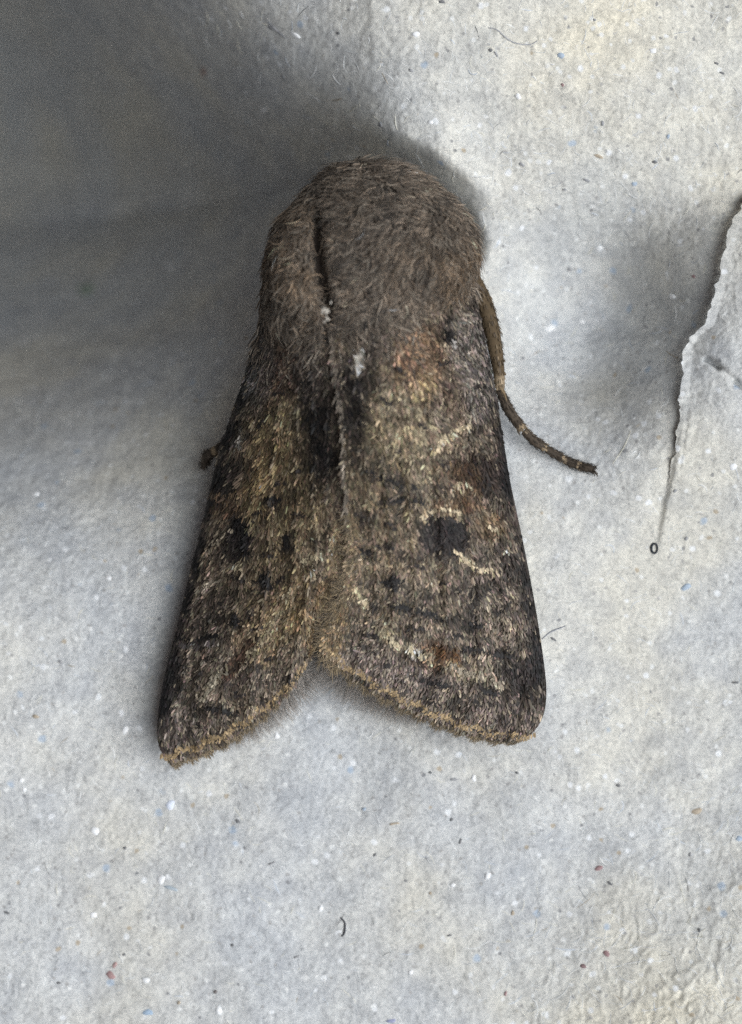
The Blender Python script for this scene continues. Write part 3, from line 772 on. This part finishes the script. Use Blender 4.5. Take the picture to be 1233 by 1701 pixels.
for q, (pts, wd) in enumerate([([(655, 1000), (700, 1010), (740, 1024)], 4), ([(638, 962), (670, 960)], 5), ([(655, 955), (655, 975)], 4), ([(780, 1032), (795, 1034)], 4), ([(770, 1070), (812, 1080), (846, 1086)], 5),
        ([(640, 822), (660, 828), (672, 822)], 5), ([(686, 826), (708, 832)], 5), ([(745, 545), (748, 566)], 5), ([(600, 908), (614, 912)], 6), ([(700, 1126), (745, 1134)], 4), ([(800, 1142), (830, 1150)], 4), ([(608, 775), (650, 796), (690, 806)], 4)]):
    mark('dark_mark', 1, wing_r, pts, wd, BLACK, 0, 70 + q, .75)
for q, (pts, wd) in enumerate([([(478, 885), (482, 908)], 7), ([(440, 952), (450, 975)], 6), ([(448, 824), (470, 826)], 5), ([(300, 1058), (335, 1060), (365, 1052)], 4), ([(390, 1020), (396, 1036)], 5), ([(345, 1172), (395, 1182)], 4)]):
    mark('dark_mark', -1, wing_l, pts, wd, BLACK, 0, 90 + q, .75)

# short dark dashes scattered between the veins
rd = np.random.default_rng(12)
for q, (x, y) in enumerate([(620, 560), (665, 612), (735, 600), (790, 640), (640, 660), (700, 705), (660, 745), (735, 770), (600, 850), (650, 870), (640, 905), (690, 935), (740, 965), (790, 985), (830, 1010), (620, 1050), (690, 1040), (760, 1050), (640, 1100), (790, 1160), (720, 1165)]):
    l_ = rd.uniform(7, 14); a_ = rd.normal(.25, .3)
    mark('dark_mark', 1, wing_r, [(x - l_ * math.cos(a_), y - l_ * math.sin(a_)), (x, y), (x + l_ * math.cos(a_), y + l_ * math.sin(a_))], 3, (44, 38, 35), 0, 120 + q, .6)
for q, (x, y) in enumerate([(500, 590), (470, 650), (440, 700), (500, 780), (470, 800), (430, 850), (500, 850), (450, 920), (400, 960), (370, 1000), (470, 960), (430, 1040), (350, 1090), (330, 1120), (450, 1090), (400, 1150), (330, 1200)]):
    l_ = rd.uniform(6, 12); a_ = rd.normal(-.25, .3)
    mark('dark_mark', -1, wing_l, [(x - l_ * math.cos(a_), y - l_ * math.sin(a_)), (x, y), (x + l_ * math.cos(a_), y + l_ * math.sin(a_))], 3, (44, 38, 35), 0, 150 + q, .6)

# raised seam of long scales on the inner edge of the upper wing, and the tan tuft below it
r = np.random.default_rng(55)
N = 300
v = r.uniform(0.06, 0.62, N)
a, p, du, dv, nn = PATCH[1].frame(np.full(N, 0.995), v)
ang = 0.18 + r.normal(0, .14, N)
d = dv * np.cos(ang)[:, None] + du * np.sin(ang)[:, None]
c = lin((122, 112, 100)) * np.exp(r.normal(0, .5, (N, 1)))
V, F, C = scale_flakes(a + nn * (0.04 + .05 * r.random(N))[:, None] - du * (r.uniform(-.02, .02, N) + .035 * np.sin(v * 60))[:, None], d, nn, r.uniform(.2, .42, N), r.uniform(.03, .05, N), r.uniform(0, .03, N), c)
s = mesh_obj('inner_seam', V, F, M_SCALE, wing_r, C, smooth=False); s['kind'] = 'stuff'
N = 1500
v = r.uniform(0.60, 1.0, N)
a, p, du, dv, nn = PATCH[1].frame(1 - r.random(N) ** 2 * 0.10, v)
ang = r.normal(0.30, .45, N)
d = dv * np.cos(ang)[:, None] + du * np.sin(ang)[:, None]
K = 5; t = np.linspace(0, 1, K)
L = r.uniform(.3, .75, N)
P = a[:, None] + nn[:, None] * (0.03 + 0.10 * t * r.random((N, 1)))[..., None] + d[:, None] * (L[:, None] * t)[..., None]
P = P + du[:, None] * (r.normal(0, .10, N)[:, None] * t ** 2)[..., None]
R = r.uniform(.012, .026, N)[:, None] * (1 - .7 * t)[None]
c = np.where(r.random((N, 1)) < .7, lin((152, 134, 106)), lin((116, 103, 88))) * np.exp(r.normal(0, .28, (N, 1)))
V, F, C = tubes(P, R, c)
s = mesh_obj('inner_fringe', V, F, M_FUR, wing_r, C); s['kind'] = 'stuff'

# ---- body: head, thorax and abdomen as one surface
prof = np.array([  # py, left px, right px, top z, bottom z
    (268, 592, 630, 3.0, 1.6), (278, 564, 662, 3.6, 1.1), (298, 536, 702, 4.3, 0.8), (330, 504, 744, 4.9, 0.6), (370, 470, 776, 5.4, 0.5), (416, 452, 788, 5.6, 0.4),
    (460, 446, 782, 5.6, 0.4), (500, 446, 752, 5.45, 0.5), (535, 456, 706, 5.2, 0.6), (570, 482, 680, 4.5, 0.7), (660, 515, 680, 3.6, 0.7), (760, 512, 680, 3.5, 0.7),
    (860, 520, 665, 3.1, 0.7), (950, 530, 640, 2.4, 0.8), (1010, 545, 615, 1.9, 1.0), (1030, 565, 600, 1.6, 1.3)], float)
_q = prof.copy(); _q[:, 3:] *= 60
prof = polyline(_q, 600); prof[:, 3:] /= 60; prof = prof[np.argsort(prof[:, 0])]
from_py = np.linspace(268, 1030, 120)
pr = np.stack([from_py] + [np.interp(from_py, prof[:, 0], np.convolve(prof[:, k], [1], 'same')) for k in range(1, 5)], -1)


def body_pt(py, th):
    """th 0..2pi round the section, pi/2 is the top"""
    l = np.interp(py, prof[:, 0], prof[:, 1]); rr = np.interp(py, prof[:, 0], prof[:, 2])
    zt = np.interp(py, prof[:, 0], prof[:, 3]); zb = np.interp(py, prof[:, 0], prof[:, 4])
    cx, cz = (l + rr) / 2, (zt + zb) / 2
    px = cx + (rr - l) / 2 * np.sign(np.cos(th)) * np.abs(np.cos(th)) ** 0.85
    z = cz + (zt - zb) / 2 * np.sign(np.sin(th)) * np.abs(np.sin(th)) ** 0.85
    # parting between the shoulder tufts
    xg = np.interp(py, [300, 360, 420, 500, 560], [545, 528, 527, 540, 550])
    g = np.exp(-((px - xg) / 11.0) ** 2) * sm(300, 370, py) * sm(560, 500, py) * (np.sin(th) > 0)
    z = z - 0.8 * g
    z = z + 0.25 * np.exp(-((px - 480) / 30.0) ** 2) * sm(330, 420, py) * sm(560, 500, py) * (np.sin(th) > 0)
    return world_mm(px, py, z), px


TH = np.linspace(0, 2 * math.pi, 72, endpoint=False)
PYg, THg = np.meshgrid(from_py, TH, indexing='ij')
Vb, bpx = body_pt(PYg, THg)
nb, nt = Vb.shape[:2]
i = np.arange(nb - 1)[:, None] * nt; j = np.arange(nt)[None]; j2 = (j + 1) % nt
F = np.stack([i + j, i + j2, i + nt + j2, i + nt + j], -1).reshape(-1, 4).tolist()
F.append(list(range(nt))[::-1]); F.append([(nb - 1) * nt + k for k in range(nt)])
bc = np.tile(lin((58, 50, 45)), (nb * nt, 1))
body = mesh_obj('body', Vb.reshape(-1, 3), F, M_SKIN, moth, bc)


def fur(name, N, seed, lo, hi, lens, rad, top_only=True):
    r = np.random.default_rng(seed)
    py = r.uniform(lo, hi, N); th = r.uniform(-0.15, math.pi + 0.15, N)
    P0, px = body_pt(py, th)
    e = 1e-2
    dth = body_pt(py, th + e)[0] - P0; dpy = body_pt(py + 0.5, th)[0] - P0
    nn = normalize(np.cross(dpy, dth)); cen = world_mm(np.full(N, 615.), py, np.full(N, 2.5))
    nn = np.where(((P0 - cen) * nn).sum(1, keepdims=True) < 0, -nn, nn)
    # lie of the fur, in plan
    right = sm(520, 545, px)
    fxr, fyr = px - 735, py - 375
    k = np.hypot(fxr, fyr) + 25
    outer = sm(700, 780, px)
    fx = right * ((1 - outer) * fxr / k + outer * 0.12) + (1 - right) * (-0.12)
    fy = right * ((1 - outer) * (fyr / k * 0.85 + 0.5) + outer * 1.0) + (1 - right) * 1.0
    front = sm(350, 290, py)
    fx = fx * (1 - front) + front * ((px - 610) / 120.0); fy = fy * (1 - front) + front * 0.25
    d = np.stack([fx, -fy, 0 * fx], -1)
    ang = r.normal(0, .38, N) + 1.5 * vn(px / 22., py / 22., 60)
    ca, sa = np.cos(ang), np.sin(ang)
    d = np.stack([d[:, 0] * ca - d[:, 1] * sa, d[:, 0] * sa + d[:, 1] * ca, d[:, 2]], -1)
    d = normalize(d - nn * (d * nn).sum(1, keepdims=True))
    sd = normalize(np.cross(nn, d))
    K = 6; t = np.linspace(0, 1, K)
    gx_ = np.interp(py, [300, 360, 420, 500, 560], [545, 528, 527, 540, 550])
    near = np.exp(-((px - gx_ - 18) / 26.0) ** 2) * sm(320, 380, py) * sm(560, 500, py)
    L = r.uniform(*lens, N) * (1 - .6 * near)
    lift = r.uniform(.12, .45, N) * L
    bend = r.normal(0, .34, N) * L; wav = r.normal(0, .11, N) * L
    P = P0[:, None] + d[:, None] * (L[:, None] * t)[..., None] + nn[:, None] * (lift[:, None] * (t * (1.5 - .75 * t)) - 0.03)[..., None]
    P = P + sd[:, None] * (bend[:, None] * t ** 2 + wav[:, None] * np.sin(t * 7))[..., None]
    R = r.uniform(*rad, N)[:, None] * (0.75 + 0.6 * t - 1.05 * t ** 3)[None]
    brown = np.clip(0.15 + 0.9 * sm(660, 790, px) * sm(330, 420, py) + 0.6 * vn(px / 40., py / 40., 61) + 0.4 * (1 - right), 0, 1)
    c = lin((108, 96, 84)) * (1 - brown[:, None]) + lin((108, 90, 71)) * brown[:, None]
    c = c * np.exp(r.normal(0, .55, (N, 1)))
    c = c * np.exp(1.1 * vn(px / 17., py / 15., 63) + 0.8 * vn(px / 40., py / 40., 64) - 0.12)[:, None]
    hi_ = r.random(N) < .2
    c[hi_] = c[hi_] * .4 + lin((164, 151, 135)) * .6
    dark = np.exp(-((px - np.interp(py, [300, 360, 420, 500, 560], [545, 528, 527, 540, 550])) / 12.) ** 2) * sm(330, 380, py)  # shade of the parting groove, put into the hair colour
    c = c * (1 - .55 * dark[:, None])
    V, F, C = tubes(P, R, np.clip(c, .01, .6))
    o = mesh_obj(name, V, F, M_FUR, body, C); o['kind'] = 'stuff'


fur('thorax_fur', 11500, 71, 268, 565, (.28, .64), (.021, .043))
fur('fine_fur', 4500, 72, 268, 550, (.45, .9), (.008, .015))

# white scale tufts at the parting
r = np.random.default_rng(80)
for nm, cx0, cy0, sx, sy, nN in (('white_tuft', 541, 516, 4, 8, 15), ('white_tuft', 594, 590, 2.2, 8, 10)):
    px = cx0 + r.normal(0, sx, nN); py = cy0 + r.normal(0, sy, nN)
    zt = (5.72 if cy0 < 550 else 5.32)
    P0 = world_mm(px, py, zt + r.random(nN) * .12)
    d = np.stack([r.normal(0, .4, nN), -np.ones(nN), np.full(nN, .15)], -1)
    V, F, C = scale_flakes(P0, d, np.tile([0, 0, 1.], (nN, 1)), r.uniform(.08, .15, nN), r.uniform(.04, .07, nN), r.uniform(.02, .06, nN), np.tile(lin((196, 188, 176)), (nN, 1)) * r.uniform(.7, 1.1, (nN, 1)))
    s = mesh_obj(nm, V, F, M_SCALE, wing_r if cy0 > 550 else body, C, smooth=False); s['kind'] = 'stuff'

# ---- hindwings, tucked below, showing only their pale fringe in the notch
for side, pts in ((1, [(560, 700, 3.2), (690, 900, 1.6), (760, 1120, 0.7), (700, 1165, 0.75), (630, 1150, 1.0), (575, 1125, 1.4), (548, 1085, 1.7), (556, 950, 2.4)]),
                  (-1, [(556, 700, 3.0), (440, 900, 1.2), (340, 1150, 0.3), (370, 1205, 0.35), (430, 1180, 0.7), (480, 1145, 1.0), (520, 1095, 1.5), (545, 950, 2.2)])):
    P = np.array(pts, float); cen = P.mean(0)
    rings = [P * k + cen * (1 - k) for k in (1.0, .66, .33)]
    A = np.concatenate(rings + [cen[None]])
    W = world_mm(A[:, 0], A[:, 1], A[:, 2]); n = len(A); m = len(P)
    F = []
    for q in range(2):
        for k in range(m):
            F.append((q * m + k, q * m + (k + 1) % m, (q + 1) * m + (k + 1) % m, (q + 1) * m + k))
    for k in range(m): F.append((2 * m + k, 2 * m + (k + 1) % m, 3 * m))
    F2 = [tuple(x + n for x in f[::-1]) for f in F] + [((k + 1) % m, k, k + n, (k + 1) % m + n) for k in range(m)]
    W2 = W.copy(); W2[:, 2] -= .05
    hw = mesh_obj('hindwing', np.concatenate([W, W2]), F + F2, M_SKIN, moth, np.tile(lin((120, 110, 104)), (2 * n, 1)))
    E = polyline(P[2:7], 120)
    N = 1500
    kk = r.integers(0, 119, N)
    e0 = E[kk] + (E[kk + 1] - E[kk]) * r.random((N, 1))
    tn = E[kk + 1] - E[kk]; out = np.stack([-tn[:, 1], tn[:, 0], 0 * kk], -1)
    out = normalize(out); out = np.where((out[:, 1:2] < 0), -out, out)
    out = normalize(out + np.stack([r.normal(0, .35, N), r.normal(0.2, .2, N), 0 * kk], -1))
    K = 5; t = np.linspace(0, 1, K); L = r.uniform(18, 48, N)
    Q = e0[:, None] + out[:, None] * (L[:, None] * t)[..., None]
    Q[..., 2] += (r.normal(-.15, .2, N)[:, None] * t ** 2)
    Q[..., 0] += r.normal(0, 6, N)[:, None] * t ** 2
    P3 = world_mm(Q[..., 0], Q[..., 1], Q[..., 2])
    R = r.uniform(.006, .012, N)[:, None] * (1 - .7 * t)[None]
    c = lin((176, 168, 160)) * np.exp(r.normal(0, .2, (N, 1)))
    V, F, C = tubes(P3, R, c)
    s = mesh_obj('hindwing_fringe', V, F, M_FUR, hw, C); s['kind'] = 'stuff'


# ---- legs
def leg_piece(name, pts, radii, c, parent, ring=True, fuzz=60, n=22, on=True):
    if on:
        pts = [(x, y, z + float(H(*plan_at(np.float64(x), np.float64(y)), False)) + 0.05) for x, y, z in pts]
    p = polyline(pts, n)
    P = world_mm(p[:, 0], p[:, 1], p[:, 2])[None]
    rr = np.interp(np.linspace(0, 1, n), np.linspace(0, 1, len(radii)), radii)
    V, F, _ = tubes(P, rr[None], np.array([c]), 10)
    cc = np.tile(np.array(c), (n, 1)) * np.random.default_rng(3).uniform(.8, 1.2, (n, 1))
    if ring: cc[-3:] = lin((150, 132, 108)); cc[0] = lin((120, 106, 88))
    F = F.tolist(); F.append(list(range(10))[::-1]); F.append([(n - 1) * 10 + k for k in range(10)])
    o = mesh_obj(name, V, F, M_SKIN, parent, np.repeat(cc, 10, 0))
    # close scales on the joint
    N = fuzz
    k = r.integers(0, n - 1, N); a = r.uniform(0, 2 * math.pi, N)
    T = normalize(P[0, np.minimum(k + 1, n - 1)] - P[0, k]); A = normalize(np.cross(T, np.array([0.13, .21, .97]))); B = np.cross(A, T)
    nrm = A * np.cos(a)[:, None] + B * np.sin(a)[:, None]
    P0 = P[0, k] + nrm * rr[k][:, None]
    V, F, C = scale_flakes(P0, T + nrm * .15, nrm, r.uniform(.08, .2, N), r.uniform(.03, .06, N), r.uniform(.01, .05, N), cc[k] * np.exp(r.normal(0, .35, (N, 1))))
    V0, F0 = np.array([v.co[:] for v in o.data.vertices]), None
    s = mesh_obj('leg_scale', V, F, M_SCALE, o, C, smooth=False); s['kind'] = 'stuff'
    return o


LEGC = lin((84, 74, 64))
leg_r = bpy.data.objects.new('leg', None); col.objects.link(leg_r); leg_r.parent = moth
leg_r['label'] = 'slender jointed leg stretched out over the grey pulp'
leg_piece('tibia', [(782, 450, 2.9), (804, 500, 2.6), (818, 555, 2.3), (827, 605, 1.9), (831, 644, 1.5)], [.18, .24, .26, .21, .15], lin((90, 76, 58)), leg_r, fuzz=420, on=False)
leg_piece('tarsal_segment', [(829, 645, 1.0), (846, 682, .8), (869, 714, .65)], [.135, .165, .15], LEGC, leg_r, fuzz=160)
leg_piece('tarsal_segment', [(871, 716, .74), (888, 732, .62), (906, 744, .5)], [.13, .15, .13], LEGC, leg_r, fuzz=110)
leg_piece('tarsal_segment', [(908, 746, .49), (922, 754, .42), (936, 762, .36)], [.115, .135, .115], LEGC * .85, leg_r, fuzz=90)
leg_piece('tarsal_segment', [(938, 763, .35), (950, 769, .3), (962, 773, .27)], [.125, .14, .12], LEGC * .7, leg_r, fuzz=80)
leg_piece('tarsal_segment', [(963, 773, .27), (974, 777, .24), (984, 779, .22)], [.115, .135, .11], LEGC * .7, leg_r, ring=False, fuzz=70)
leg_piece('spur', [(829, 640, 1.7), (838, 654, 1.5), (842, 668, 1.3)], [.05, .04, .012], lin((130, 112, 88)), leg_r, ring=False, fuzz=6, n=8, on=False)
for dy in (-5, 4):
    leg_piece('claw', [(983, 779, .22), (989, 779 + dy, .2), (990, 783 + dy, .1)], [.04, .03, .012], LEGC * .5, leg_r, ring=False, fuzz=4, n=8)
leg_l = bpy.data.objects.new('leg', None); col.objects.link(leg_l); leg_l.parent = moth
leg_l['label'] = 'short dark leg end poking out below the steeply folded wing'
leg_piece('tibia', [(420, 720, .9), (385, 736, .5), (356, 750, .0)], [.2, .2, .16], LEGC * .7, leg_l, fuzz=120, on=False)
leg_piece('tarsal_segment', [(355, 751, .0), (344, 758, -.35), (339, 774, -.8)], [.16, .17, .12], LEGC * .7, leg_l, ring=False, fuzz=80, on=False)
